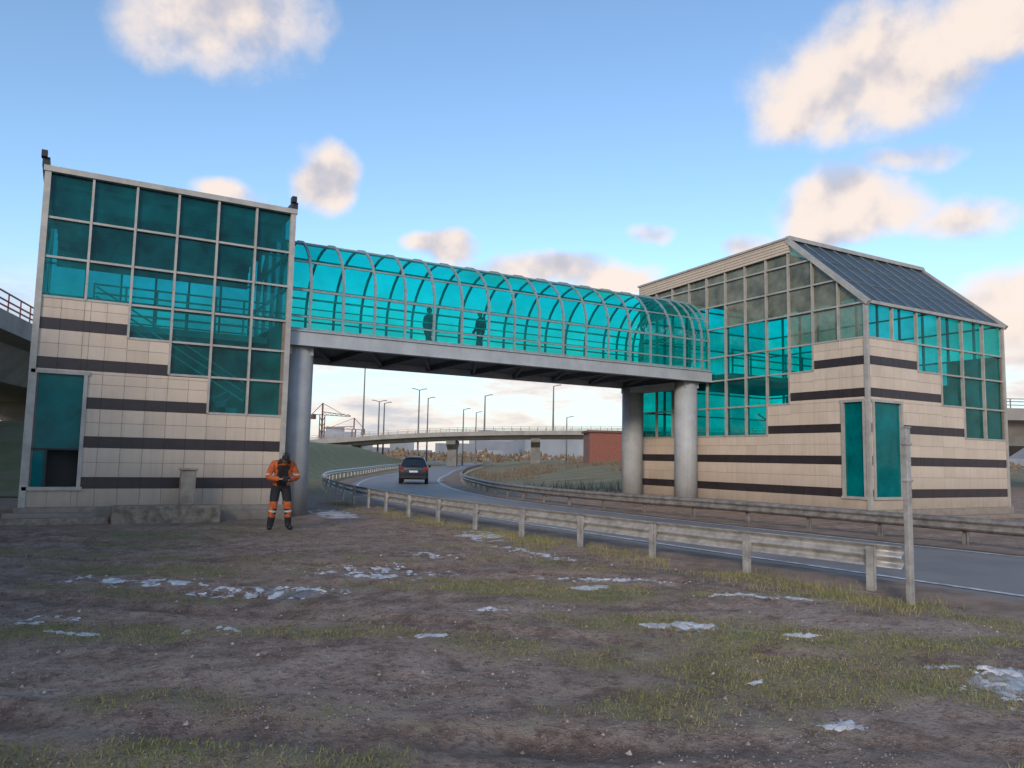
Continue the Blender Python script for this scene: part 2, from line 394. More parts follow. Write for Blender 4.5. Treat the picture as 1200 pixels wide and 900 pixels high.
# ------------------------------------------------------------------ facades
def facade(W,G,O,U,N,cols,rows,cladtop,ztop,stripes,doors=(),greyrow=None,framew=.055,zb=.36,half=2):
    O=Vector(O);U=Vector(U);N=Vector(N);Z=Vector((0,0,1)); th=.14
    P=lambda u,n,z:O+U*u+N*n+Z*z
    for c in range(len(cols)-1):
        u0,u1=cols[c],cols[c+1]; ct=cladtop[c]
        ub=[u0+(u1-u0)*k/half for k in range(half+1)]
        for d in doors:
            for q in (d[0],d[1]):
                if u0+.02<q<u1-.02: ub.append(q)
        ub=sorted(ub)
        zbks={zb,ct}
        for s in stripes:
            for q in (s-.14,s+.14):
                if zb<q<ct: zbks.add(q)
        zs=sorted(zbks); ex=[]
        for a,b in zip(zs,zs[1:]):
            md=(a+b)/2
            if b-a>.5 and not any(abs(md-s)<.15 for s in stripes): ex.append((a+b)/2)
        zs=sorted(zs+ex)
        for d in doors:
            for q in (d[2],d[3]):
                if zb+.02<q<ct-.02 and all(abs(q-w)>.03 for w in zs): zs.append(q)
        zs=sorted(zs)
        for a,b in zip(ub,ub[1:]):
            if b-a<.01: continue
            for z0,z1 in zip(zs,zs[1:]):
                if z1-z0<.01: continue
                um,zm=(a+b)/2,(z0+z1)/2
                if any(d[0]<um<d[1] and d[2]-.02<zm<d[3]+.02 for d in doors): continue
                st=any(abs(zm-s)<.14 for s in stripes)
                g=.004; r=random.random()
                W.fbox(O,U,N,a,b,z0,z1,-th,0,4)
                pr=.016+random.uniform(-.0015,.0015)
                W.fbox(O,U,N,a+g,b-g,z0+g,z1-g,.001,pr,3 if st else (0 if r<.6 else 1 if r<.75 else 2))
        for r in range(len(rows)-1):
            z0,z1=rows[r],rows[r+1]
            if z0<ct-.01: continue
            a0=min(z1,ztop(u0)); a1=min(z1,ztop(u1))
            if max(a0,a1)<=z0+.02: continue
            j=lambda:random.uniform(-.012,.012)
            gmi=1 if (greyrow and greyrow(c,r)) else 0
            pts=[P(u0,-.05+j(),z0),P(u1,-.05+j(),z0)]
            if a1>z0+.02: pts.append(P(u1,-.05+j(),a1))
            if a0>z0+.02: pts.append(P(u0,-.05+j(),a0))
            G.poly(pts,gmi)
            W.bar(P(u0,-.01,z0),P(u1,-.01,z0),.09,framew,5)
    for c,u in enumerate(cols):
        lo=min(cladtop[max(c-1,0)],cladtop[min(c,len(cladtop)-1)])
        if ztop(u)-lo>.1: W.bar(P(u,0,lo),P(u,0,ztop(u)),framew,.11,5,up=tuple(N))
    for d in doors:
        u0,u1,z0,z1=d[:4]; f=.085
        for zz in (z0,z1): W.fbox(O,U,N,u0-f,u1+f,zz-f/2,zz+f/2,-.1,.07,5)
        for u in (u0,u1): W.fbox(O,U,N,u-f/2,u+f/2,z0+f/2,z1-f/2,-.098,.068,5)
        W.fbox(O,U,N,u0,u1,z0,z1,-.62,-.6,6)
        hole=d[4] if len(d)>4 else None
        if hole:
            h0,h1,k0,k1=hole
            G.poly([P(u0,-.02,k1),P(u1,-.02,k1),P(u1,-.02,z1),P(u0,-.02,z1)],2)
            G.poly([P(u0,-.02,z0),P(h0,-.02,z0),P(h0,-.02,k1),P(u0,-.02,k1)],2)
            W.fbox(O,U,N,h0-.03,h0+.02,z0,k1,-.05,.03,6); W.fbox(O,U,N,u0,u1,k1-.02,k1+.025,-.052,.032,6)
        else: G.poly([P(u0,-.02,z0),P(u1,-.02,z0),P(u1,-.02,z1),P(u0,-.02,z1)],2)
WM=[M['clad1'],M['clad2'],M['clad3'],M['stripe'],M['joint'],M['frame'],M['dark']]
M['door_glass']=glass('door_glass',(.02,.5,.50),(.0,.185,.195),.62,streak=.3,isl=.1,r0=.015)
GM=[M['teal'],M['refl_tint_glass'],M['door_glass']]
GR=[M['teal_r'],M['refl_tint_glass'],M['door_glass']]

LB=empty('stair_tower_building')
X0,X1,YF,YB=-.86,5.14,21.6,27.0
W=MB();G=MB()
rows=[2.78,3.74,4.6,5.46,6.45,7.43,8.58]; cols=[0,1,2,3,4,5,6]
S1=[.94,1.94,2.9,3.84,4.8]
facade(W,G,(X0,YF,0),(1,0,0),(0,-1,0),cols,rows,[5.46,5.46,4.6,3.74,2.78,2.78],lambda u:8.58,S1,doors=[(.06,1.14,.8,3.62,(.42,1.14,.8,1.75))])
dc=[0,1.08,2.16,3.24,4.32,5.4]
facade(W,G,(X1,YF,0),(0,1,0),(1,0,0),dc,rows,[5.46]*5,lambda u:8.58,S1)
facade(W,G,(X0,YB,0),(0,-1,0),(-1,0,0),dc,rows,[5.46]*5,lambda u:8.58,S1)
facade(W,G,(X1,YB,0),(-1,0,0),(0,1,0),cols,rows,[5.46]*6,lambda u:8.58,S1)
for x in (X0,X1):
    for y in (YF,YB): W.box(x-.07,x+.07,y-.07,y+.07,.36,8.66,5)
W.box(X0-.1,X1+.1,YF-.1,YF+.06,8.56,8.70,5)
W.box(X0+.02,X1-.02,YF+.1,YB,8.5,8.62,6)
for x in (X0-.08,X1+.02):
    W.box(x-.06,x+.10,YF-.02,YB,8.71,8.92,6); W.box(x-.09,x+.04,YF-.12,YF+.1,8.9,9.06,6)
W.box(X0-.15,X1+.1,YF-.12,YB+.1,0,.36,7); W.box(X0-.35,X1+.1,YF-.42,YF-.12,-.1,.24,7)
W.build('walls',WM+[M['conc']],LB); G.build('glazing',GM,LB,recalc=False)
I=MB()
I.box(X0+.2,X1-.2,YF+1.6,YB-.2,5.0,5.18,0); I.box(X0+.2,X1-.2,YF+.2,YB-.2,.1,.2,0)
I.box(X0+.16,X1-.16,YB-.4,YB-.3,.2,4.9,3)
I.box(X0+.2,X1-.2,YF+.25,YB-.2,8.3,8.4,1)
I.box(X0+.2,X1-.2,YB-.3,YB-.2,7.3,8.3,3)
for k in range(6):
    I.bar((X0+.2,YF+.5+k*.9,8.05),(X1-.2,YF+.5+k*.9,8.05),.1,.4,1)
for z in (5.45,5.72,5.98,6.22): I.bar((X0+1.2,YF+1.7,z),(X1-.2,YF+1.7,z),.045,.045,2); I.bar((X0+.3,YB-.5,z),(X1-.2,YB-.5,z),.04,.04,2)
for k in range(7): I.bar((X0+1.2+k*.78,YF+1.7,5.18),(X0+1.2+k*.78,YF+1.7,6.25),.05,.05,2)
for f in range(2):
    for s in range(14):
        zz=.25+f*2.4+s*.17
        xx=(X0+1.3+s*.27) if f==0 else (X1-1-s*.29)
        yy=YF+(1.8 if f==0 else .65)
        I.box(xx-.15,xx+.15,yy,yy+1.1,zz,zz+.16,0)
    for dz in (.55,.8,1.05):
        if f==1: I.bar((X1-1,YF+.6,2.65+dz),(X1-1-13*.29,YF+.6,4.9+dz),.04,.04,2)
        else: I.bar((X0+1.3,YF+1.75,.25+dz),(X0+1.3+13*.27,YF+1.75,2.5+dz),.04,.04,2)
I.box(X0+1.2,X0+1.5,YF+.7,YF+3,2.55,2.7,0); I.box(X1-1.1,X1-.2,YF+.7,YF+3.1,2.55,2.7,0)
I.build('interior_stairs',[M['interior'],M['interior_dk'],M['galv'],M['interior_md']],LB)

mb=MB(); mb.box(1.0,3.45,20.55,21.12,-.1,.42); mb.box(-1.6,.98,20.9,21.15,-.1,.14)
mb.build('concrete_block',[M['conc_old']],bevel=.03)
mb=MB(); mb.box(2.5,2.85,20.75,21.05,.42,1.28); mb.box(2.46,2.89,20.71,21.09,1.28,1.33)
mb.build('concrete_bollard',[M['conc']],bevel=.02)

RB=empty('glazed_stair_building')
W=MB();G=MB()
A0,A1,B0,B1=21.7,29.62,15.15,26.15
def zt(u): return 6.95+.9*u if u<3 else 9.65-.03*(u-3)
rr=[2.75,3.83,4.9,5.82,6.95,7.85,8.75,9.66]
S2=[.86,1.9,2.94,4.06,5.09]
facade(W,G,(A0,B0,0),(0,1,0),(-1,0,0),list(range(12)),rr,[5.82,5.82,4.9,3.83]+[2.75]*7,zt,S2,doors=[(.12,.9,.72,3.8)],greyrow=lambda c,r:r>=5 or (r==4 and c<6) or (r==3 and c<3))
fc=[1.32*k for k in range(7)]
facade(W,G,(A0,B0,0),(1,0,0),(0,-1,0),fc,rr[:5],[5.82,5.82,4.9,3.83,2.75,2.75],lambda u:6.95,S2,doors=[(.2,1.66,.72,3.8)])
facade(W,G,(A1,B1,0),(0,-1,0),(1,0,0),list(range(12)),rr,[2.75]*7+[3.83,4.9,5.82,5.82],lambda u:zt(11-u),S2)
facade(W,G,(A1,B1,0),(-1,0,0),(0,1,0),fc,rr,[2.75]*6,lambda u:9.4,S2)
for x in (A0,A1): 
    W.box(x-.06,x+.06,B0-.06,B0+.06,.36,6.95,5); W.box(x-.06,x+.06,B1-.06,B1+.06,.36,9.4,5)
for x in (A0,A1):
    sx=-1 if x==A0 else 1
    W.bar((x+sx*.04,B0-.15,6.9),(x+sx*.04,B0+3,9.68),.16,.16,5)
    for k in range(5):
        W.bar((x+sx*.05,B0+2.9,9.66-k*.105),(x+sx*.05,B1+.1,9.42-k*.105),.08+.01*(k%2),.088,8)
    W.bar((x+sx*.06,B0+2.9,9.72),(x+sx*.06,B1+.15,9.48),.16,.07,5)
W.box(A0-.1,A1+.1,B0-.12,B0+.05,6.9,7.0,5)
W.box(A0-.12,A1+.12,B0-.12,B1+.1,0,.36,7); W.box(A0-.4,A1+.4,B0-.45,B1+.1,-.1,.14,7)
n=Vector((0,-2.7,3)).normalized()
def RP(x,s,off=0): return Vector((x,B0-.05+3.05*s,6.98+2.72*s))+n*off
W.hexa([RP(A0-.02,0,-.05),RP(A1+.02,0,-.05),RP(A1+.02,1,-.05),RP(A0-.02,1,-.05),RP(A0-.02,0,0),RP(A1+.02,0,0),RP(A1+.02,1,0),RP(A0-.02,1,0)],9)
for k in range(11):
    x=A0+(A1-A0)*k/10; W.bar(RP(x,0,.01),RP(x,1,.01),.045,.035,10,up=tuple(n))
for s in (.33,.66): W.bar(RP(A0,s,.005),RP(A1,s,.005),.03,.02,10,up=tuple(n))
W.bar(RP(A0-.05,1,.05),RP(A1+.05,1,.05),.18,.14,5); 
W.box(A0+.06,A1-.06,B0+3.1,B1,9.1,9.2,10)
W.build('walls',WM+[M['conc'],M['clad2'],M['roof_glass'],M['frame_dark']],RB); G.build('glazing',GR,RB,recalc=False)
I=MB()
I.box(A0+.2,A1-.2,21.0,B1-.2,5.0,5.18,0); I.box(A0+.2,A1-.2,B0+.2,B1-.2,.1,.2,0)
for k in range(5): I.bar((A0+.2,18.4+k*1.7,8.9),(A1-.2,18.4+k*1.7,8.9),.12,.3,1)
I.box(A0+4.5,A0+4.6,B0+.8,B1-4,.2,4.6,0)
for z in (5.5,5.8,6.1): I.bar((A0+.3,21.1,z),(A1-.3,21.1,z),.05,.05,2)
for k in range(8): I.bar((A0+.3+k,21.1,5.18),(A0+.3+k,21.1,6.15),.05,.05,2)
for f in range(2):
    for s in range(14):
        zz=.25+f*2.4+s*.17; yy=(16.5+s*.3) if f==0 else (20.5-s*.3)
        xx=A0+(.9 if f==0 else 2.2); I.box(xx,xx+1.2,yy-.15,yy+.15,zz,zz+.16,0)
    I.bar((A0+.9+f*1.4,16.5 if f==0 else 20.5,1.3+f*2.4),(A0+.9+f*1.4,20.4 if f==0 else 16.3,3.6+f*2.4),.05,.05,2)
I.build('interior_stairs',[M['interior'],M['interior_dk'],M['galv']],RB)

# ------------------------------------------------------------------ skywalk bridge
BR=empty('glass_skywalk_bridge')
YC,HW=24.1,2.1
def sect():
    pts=[(-HW,5.3),(-HW,6.5)]
    for k in range(1,16):
        t=math.pi-math.pi*k/16; pts.append((HW*math.cos(t),6.5+1.92*math.sin(t)))
    pts+=[(HW,6.5),(HW,5.3)]; return pts
SE=sect()
ribx=[5.22]+[5.85+k*.985 for k in range(15)]+[20.35,20.85,21.25,21.62]
G=MB()
for a,b in zip(ribx,ribx[1:]):
    B=len(G.v)
    for x in (a,b):
        for (y,z) in SE: G.v.append((x,YC+y,z))
    k=len(SE)
    for j in range(k-1): G.f.append((B+j,B+j+1,B+k+j+1,B+k+j)); G.m.append(0)
G.build('glazing',[M['teal_tube']],BR,smooth=True,recalc=False)
R=MB()
for x in ribx:
    for (a,b) in zip(SE,SE[1:]):
        ca=Vector((x,YC+a[0]*1.012,a[1]+.01)); cb=Vector((x,YC+b[0]*1.012,b[1]+.01)); d=(cb-ca).normalized()*.01
        R.bar(ca-d,cb+d,.055,.08,0,up=(1,0,0))
def longi(y,z,w=.05,h=.05,m=0): R.bar((5.18,y,z),(21.66,y,z),w,h,m)
for s in (-1,1):
    longi(YC+s*(HW+.01),5.34,.09,.09); longi(YC+s*(HW+.01),5.72,.05,.05); longi(YC+s*(HW+.01),6.5,.06,.07)
    for t in (28,62): longi(YC+s*HW*math.cos(rad(t)),6.5+1.92*math.sin(rad(t)),.05,.05)
    longi(YC+s*(HW-.2),6.28,.05,.05,1); longi(YC+s*(HW-.2),6.0,.03,.03,1)
longi(YC,8.43,.06,.05)
R.build('ribs',[M['rib'],M['galv']],BR)
D=MB()
D.box(5.16,21.68,YC-HW-.12,YC-HW+.1,4.86,5.295,0); D.box(5.16,21.68,YC+HW-.1,YC+HW+.12,4.86,5.295,0)
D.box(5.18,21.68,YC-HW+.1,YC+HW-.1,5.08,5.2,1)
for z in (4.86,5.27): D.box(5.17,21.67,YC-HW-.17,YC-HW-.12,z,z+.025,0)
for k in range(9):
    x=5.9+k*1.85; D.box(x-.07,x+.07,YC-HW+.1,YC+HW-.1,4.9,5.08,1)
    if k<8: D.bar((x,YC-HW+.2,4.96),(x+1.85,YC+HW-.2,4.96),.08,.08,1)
D.build('deck_beams',[M['beam'],M['deck']],BR)
C=MB()
for x in (5.69,20.86):
    for y in (22.47,25.75): C.cyl((x,y,-.2),(x,y,4.858),.44,n=40)
co_=C.build('columns',[M['column']],BR,smooth=False)
for p in co_.data.polygons: p.use_smooth=len(p.vertices)==4
C=MB()
for x in (5.69,20.86): C.box(x-.35,x+.35,YC-1.98,YC+1.98,4.62,4.857)
C.build('cap_beams',[M['beam']],BR)

# ------------------------------------------------------------------ overpasses
def overpass(name,path,hw,piers,thick,raily=1.0,matside='conc_far',railm='galv_old'):
    e=empty(name); P=crom(path,4)
    mb=MB()
    mb.sweep(P,[(-hw,0),(hw,0),(hw,-.5),(hw-1,-.7),(hw*.6,-thick),(-hw*.6,-thick),(-hw+1,-.7),(-hw,-.5)],0,closed=True,caps=True)
    for s in (-1,1):
        mb.sweep(P,[(s*hw,.0),(s*hw,.35),(s*(hw-.3),.35),(s*(hw-.3),0)],0)
    mb.build('deck',[M[matside]],e)
    r=MB()
    for s in (-1,1):
        for z in (.55,.8,raily): r.sweep(P,[(s*(hw-.1)-.03,z),(s*(hw-.1)+.03,z),(s*(hw-.1)+.03,z+.06),(s*(hw-.1)-.03,z+.06)],0,closed=True)
        for i in range(0,len(P)-1):
            a,b=P[i],P[i+1]; n_=max(1,int((b-a).length/1.6))
            t=(b-a).normalized(); rt=Vector((t.y,-t.x,0))*s*(hw-.1)
            for k in range(n_):
                p=a+(b-a)*k/n_+rt; r.bar(p+Vector((0,0,.3)),p+Vector((0,0,raily)),.06,.06)
    r.build('railing',[M[railm]],e)
    q=MB()
    for (x,y,z) in piers:
        best=min(range(len(P)-1),key=lambda i:(P[i].x-x)**2+(P[i].y-y)**2)
        t=(P[best+1]-P[best]).normalized(); rt=Vector((t.y,-t.x,0)); c=Vector((x,y,0)); zt_=P[best].z-thick
        a=t*.9
        for (w0,w1,z0,z1) in ((1.3,1.3,-1,zt_-1.7),(1.3,3.6,zt_-1.7,zt_-.7),(3.6,3.8,zt_-.7,zt_+.02)):
            q.hexa([c-rt*w0-a+Vector((0,0,z0)),c+rt*w0-a+Vector((0,0,z0)),c+rt*w0+a+Vector((0,0,z0)),c-rt*w0+a+Vector((0,0,z0)),
                    c-rt*w1-a+Vector((0,0,z1)),c+rt*w1-a+Vector((0,0,z1)),c+rt*w1+a+Vector((0,0,z1)),c-rt*w1+a+Vector((0,0,z1))])
    q.build('piers',[M['conc_dk']],e)
    return e
overpass('highway_overpass',[(-30,215,2.0),(20,172,2.9),(36,158,3.7),(46,150,4.4),(54,144,5.3),(64,137.5,6.1),(77,129.5,6.7),(90,121.5,7.0),(106,111,7.1),(130,92,7.0),(160,66,6.8)],4.5,[(49,147.5,0),(65.6,136.5,0),(79.5,128,0),(97,117,0),(118,102,0)],1.2,raily=1.1)
overpass('side_overpass',[(-24,-18,7.2),(-15,10,7.3),(-9.3,40.3,7.4),(-3,62,7.3),(8,98,6.6),(26,150,4.8),(30,160,4.4)],6.5,[(-15,12,0),(-9.8,38,0),(-2,66,0),(9.5,102,0)],2.2,raily=1.15,railm='red',matside='conc_far')
overpass('road_overpass',[(50,38,5.6),(64,31.5,5.7),(85,20,5.7),(120,-5,5.6)],4.5,[(62,33.5,0),(76,25.5,0),(95,14,0)],1.6,raily=1.0)

e=empty('brick_building',(56.4,73.5,1.2),rad(-28))
mb=MB(); mb.box(-3,5,-2.5,3,-.5,3.75); mb.build('walls',[M['brick']],e)
mb=MB(); mb.box(-3.25,5.25,-2.75,3.25,3.75,4.0); mb.build('roof',[M['roof_red']],e)
mb=MB(); mb.box(1.2,2.3,-2.56,-2.502,-.4,1.9); mb.build('door',[M['frame_dark']],e)

def street_lamp(x,y,h,r=.1,arms=2,az=0,z0=0):
    e=empty('street_lamp',(x,y,z0),az)
    mb=MB(); mb.cyl((0,0,-.5),(0,0,h),r*1.5,r*.8,n=10)
    for s in ((-1,1) if arms==2 else (1,)):
        mb.cyl((0,0,h-.1),(s*.8,0,h+.15),r*.5,n=8); 
        mb.bar((s*.7,0,h+.15),(s*1.5,0,h+.22),.4,.14)
    mb.build('pole',[M['lamp']],e)
for (x,y,h,a,z) in ((49.8,144.4,19.0,2,0),(59.2,138.9,14.8,2,0),(70.4,132.4,7.6,1,6.3),(82,125.6,9.2,1,6.9),(53.6,146,12.6,2,0),(66,150,14.2,1,0),(74.5,150,12.2,1,0),(56.2,150,12.6,1,0),(95,140,11,1,0),(88,170,13,1,0),(44,170,12,1,0)):
    street_lamp(x,y,h,.14,a,rad(-28),z)

def crane(x,y,h,jib,az):
    e=empty('tower_crane',(x,y,0),az); mb=MB(); w=.9
    for sx in (-w,w):
        for sy in (-w,w): mb.bar((sx,sy,0),(sx,sy,h),.35,.35)
    k=0
    while k*3<h-3:
        mb.bar((-w,-w,k*3),(w,-w,k*3+3),.25,.25); mb.bar((w,w,k*3),(-w,w,k*3+3),.25,.25); k+=1
    mb.bar((-jib*.35,0,h),(jib,0,h),.3,.3); mb.bar((0,0,h+1.6),(jib,0,h+.5),.3,.3); mb.bar((-jib*.35,0,h),(0,0,h+6),.25,.25); mb.bar((0,0,h+6),(jib*.7,0,h+1),.2,.2)
    mb.bar((0,0,h),(0,0,h+6),.6,.6); mb.box(-jib*.35,-jib*.25,-1,1,h-2.5,h)
    for q in range(int(jib/3)): mb.bar((q*3,0,h),(q*3+1.5,0,h+1.3),.15,.15); mb.bar((q*3+1.5,0,h+1.3),(q*3+3,0,h),.15,.15)
    mb.build('lattice',[M['roof_red']],e)
crane(112,388,22,18,rad(20)); crane(128,385,15,16,rad(170)); 

mb=MB(); random.seed(11)
for k in range(150):
    az=rad(random.uniform(-25,95)); d=random.uniform(520,1000); x,y=math.sin(az)*d,math.cos(az)*d
    w=random.uniform(10,38); dp=random.uniform(8,16); h=random.choice([6,8,9,12,14,17,22,26])*d/700
    mb.box(x-w/2,x+w/2,y-dp/2,y+dp/2,-2,h,random.randint(0,1))
mb.build('distant_city_buildings',[M['city'],M['city2']])
mb=MB()
for k in range(2600):
    az=rad(random.uniform(-25,95)); d=random.uniform(260,430); x,y=math.sin(az)*d,math.cos(az)*d
    hh=(2.2+2.5*max(0,noise.noise(Vector((az*30,0,0)))+.35))
    for q in range(3):
        a=random.uniform(0,6.28); ox,oy=random.uniform(-2,2),random.uniform(-2,2); z=random.uniform(0,hh)
        s=random.uniform(.5,1.3)
        mb.poly([(x+ox-s*math.cos(a),y+oy-s*math.sin(a),z),(x+ox+s*math.cos(a),y+oy+s*math.sin(a),z+random.uniform(-.3,.3)),(x+ox,y+oy,z+random.uniform(.8,1.8))])
mb.build('distant_tree_line',[M['shrub']],recalc=False)
mb=MB()
for k in range(5200):
    y=random.uniform(30,85); s=random.uniform(1.0,24); x=xr(y)+s
    if noise.noise(Vector((x*.16,y*.16,5)))<.02: continue
    z=gz(x,y); h=random.uniform(.15,.75)
    for q in range(2):
        a=random.uniform(0,6.28); l=random.uniform(-.3,.3)
        mb.poly([(x-.03*math.cos(a),y-.03*math.sin(a),z-.05),(x+.03*math.cos(a),y+.03*math.sin(a),z-.05),(x+l,y+random.uniform(-.3,.3),z+h)])
        x+=random.uniform(-.2,.2)
mb.build('dry_shrubs',[M['shrub']],recalc=False)

# ------------------------------------------------------------------ foreground: snow, grass, gravel
def patch(mb,cx,cy,rx,ry,ang,thr=.0,cell=.03,seed=0,fr=4.5,amp=1.3):
    ca,sa=math.cos(ang),math.sin(ang); R=max(rx,ry)*1.25
    n=int(2*R/cell); idx={}
    keep=set()
    for i in range(n):
        for j in range(n):
            x=-R+i*cell;y=-R+j*cell; u=(x*ca+y*sa)/rx; v=(-x*sa+y*ca)/ry
            d=1-(u*u+v*v)
            if d<-.6: continue
            f=d*.55+amp*noise.fractal(Vector(((cx+x)*fr,(cy+y)*fr,seed*3.7)),.5,2.1,5)-thr-.22
            if f>0: keep.add((i,j))
    def vid(i,j):
        if (i,j) not in idx:
            x=cx-R+i*cell;y=cy-R+j*cell
            inner=all(q in keep for q in ((i,j),(i-1,j),(i,j-1),(i-1,j-1)))
            x+=.35*cell*noise.noise(Vector((x*40,y*40,1)));y+=.35*cell*noise.noise(Vector((x*40,y*40,9)))
            idx[(i,j)]=len(mb.v); mb.v.append((x,y,gz(x,y)+(.012+.012*noise.noise(Vector((x*9,y*9,0))) if inner else .001)))
        return idx[(i,j)]
    for (i,j) in keep:
        mb.f.append((vid(i,j),vid(i+1,j),vid(i+1,j+1),vid(i,j+1))); mb.m.append(0)
sn=MB()
for k,(x,y,rx,ry,a,t) in enumerate([(2.3,10.3,.9,.35,-30,.25),(4.2,11.3,1.1,.7,-30,.42),(6.3,8.7,.28,.15,-20,-.1),(7.1,9.2,1.0,.24,-38,.15),(8.0,7.1,.8,.18,-35,.1),
        (5.75,6.35,.34,.12,-30,-.2),(4.2,7.7,.22,.08,-20,.0),(-.3,9.5,.5,.24,-20,.3),(.15,8.6,.26,.08,-25,-.05),(6.8,3.6,.5,.5,-40,.36),(4.9,4.5,.1,.05,0,-.1),
        (6.9,22.4,.5,1.6,-5,.0),(8.2,15.4,.5,1.0,-10,.15),(4.6,3.5,.25,.1,-30,.3),(.9,11.6,.9,.3,-30,.35),(3,6.9,.25,.08,-10,.1),(7.6,12.4,.25,1.4,2,.3),(5.6,12.6,.6,.3,-30,.35),(6.6,5.4,.22,.08,-40,.2),(-1.6,11,.8,.3,-20,.35),(6.2,3.1,.4,.16,-40,.4),(1.4,8.2,.4,.15,-30,.35)]):
    patch(sn,x,y,rx,ry,rad(a),t,cell=.022 if y<12 else .035,seed=k)
sn.build('snow_patches',[M['snow']],smooth=True,recalc=False)
ic=MB()
for k,(x,y,rx,ry,a) in enumerate([(2.5,10.2,.9,.3,-30),(6.0,6.1,.6,.22,-35),(6.9,3.3,.45,.4,-40),(8.1,6.9,.9,.2,-35)]):
    patch(ic,x,y,rx,ry,rad(a),-.1,cell=.05,seed=30+k,fr=1.8,amp=.8)
for i,v in enumerate(ic.v): ic.v[i]=(v[0],v[1],gz(v[0],v[1])+.004)
ic.build('ice_puddles',[M['ice']],recalc=False)

random.seed(3)
gr=MB()
cnt=0
while cnt<52000:
    y=2.2+14*random.random()**1.5; x=random.uniform(-4,9.6)
    if turf(x,y)<.38+.2*random.random(): continue
    cnt+=1
    h=random.uniform(.012,.05); a=random.uniform(0,6.28); w=random.uniform(.002,.005); z=gz(x,y)-.004
    lx,ly=random.uniform(-.03,.03),random.uniform(-.03,.03)
    gr.poly([(x-w*math.cos(a),y-w*math.sin(a),z),(x+w*math.cos(a),y+w*math.sin(a),z),(x+lx,y+ly,z+h)])
for k in range(12000):
    t=random.random(); y=5.5+t*22; x=random.gauss(9.1 if y<12 else 8.5,.45)
    if noise.noise(Vector((x*.9,y*.9,8)))<0: continue
    h=random.uniform(.03,.13); a=random.uniform(0,6.28); w=.004; z=gz(x,y)-.004
    gr.poly([(x-w*math.cos(a),y-w*math.sin(a),z),(x+w*math.cos(a),y+w*math.sin(a),z),(x+random.uniform(-.05,.05),y+random.uniform(-.05,.05),z+h)])
gr.build('grass',[M['blade']],recalc=False)
st=MB()
for k in range(16000):
    y=1.9+13*random.random()**1.8; x=random.uniform(-4,9)
    if noise.noise(Vector((x*.6,y*.6,12)))<-.12: continue
    r=random.uniform(.003,.009)*(1+1.8*(random.random()>.96)); z=gz(x,y)+r*.2
    a=random.uniform(0,6.28); B=len(st.v)
    for q in range(5): t=a+q*1.2566; rr_=r*random.uniform(.7,1.2); st.v.append((x+rr_*math.cos(t),y+rr_*math.sin(t),z-r*.2))
    st.v.append((x+r*.2,y,z+r*random.uniform(.5,.9)))
    for q in range(5): st.f.append((B+q,B+(q+1)%5,B+5)); st.m.append(0)
st.build('gravel',[M['stone']],recalc=False)

e=empty('sign_post',(9.38,6.02,0))
mb=MB(); mb.box(-.045,.045,-.035,.035,-.3,2.24); mb.box(-.055,.055,-.045,.045,2.24,2.26)
for z in (1.55,2.02): mb.box(-.06,.06,-.05,.05,z,z+.035)
mb.build('post',[M['galv']],e,bevel=.006)

# ------------------------------------------------------------------ people
M['orange']=mat('workwear_orange',(.60,.13,.03),rough=.8,var=.3,vscale=14)
M['black']=mat('workwear_black',(.018,.018,.022),rough=.85)
M['skin']=mat('skin',(.45,.27,.20),rough=.55,var=.08)
M['boot']=mat('boot_leather',(.02,.016,.013),rough=.6)
M['hair']=mat('knit_cap',(.02,.02,.022),rough=.95)
M['reflect']=mat('reflective_strip',(.55,.56,.55),rough=.35)
M['navy']=mat('coat_dark_blue',(.03,.035,.06),rough=.85)
def skinmesh(verts,edges,radii,root,sub=2):
    me=bpy.data.meshes.new('sk'); me.from_pydata(verts,edges,[]); o=bpy.data.objects.new('sk',me); COL.objects.link(o)
    md=o.modifiers.new('Skin','SKIN'); md.use_smooth_shade=True
    for i,r in enumerate(radii):
        v=me.skin_vertices[0].data[i]; v.radius=r if isinstance(r,tuple) else (r,r); v.use_root=(i==root)
    s=o.modifiers.new('S','SUBSURF'); s.levels=sub; s.render_levels=sub
    dg=bpy.context.evaluated_depsgraph_get(); nm=bpy.data.meshes.new_from_object(o.evaluated_get(dg)); bpy.data.objects.remove(o)
    return nm
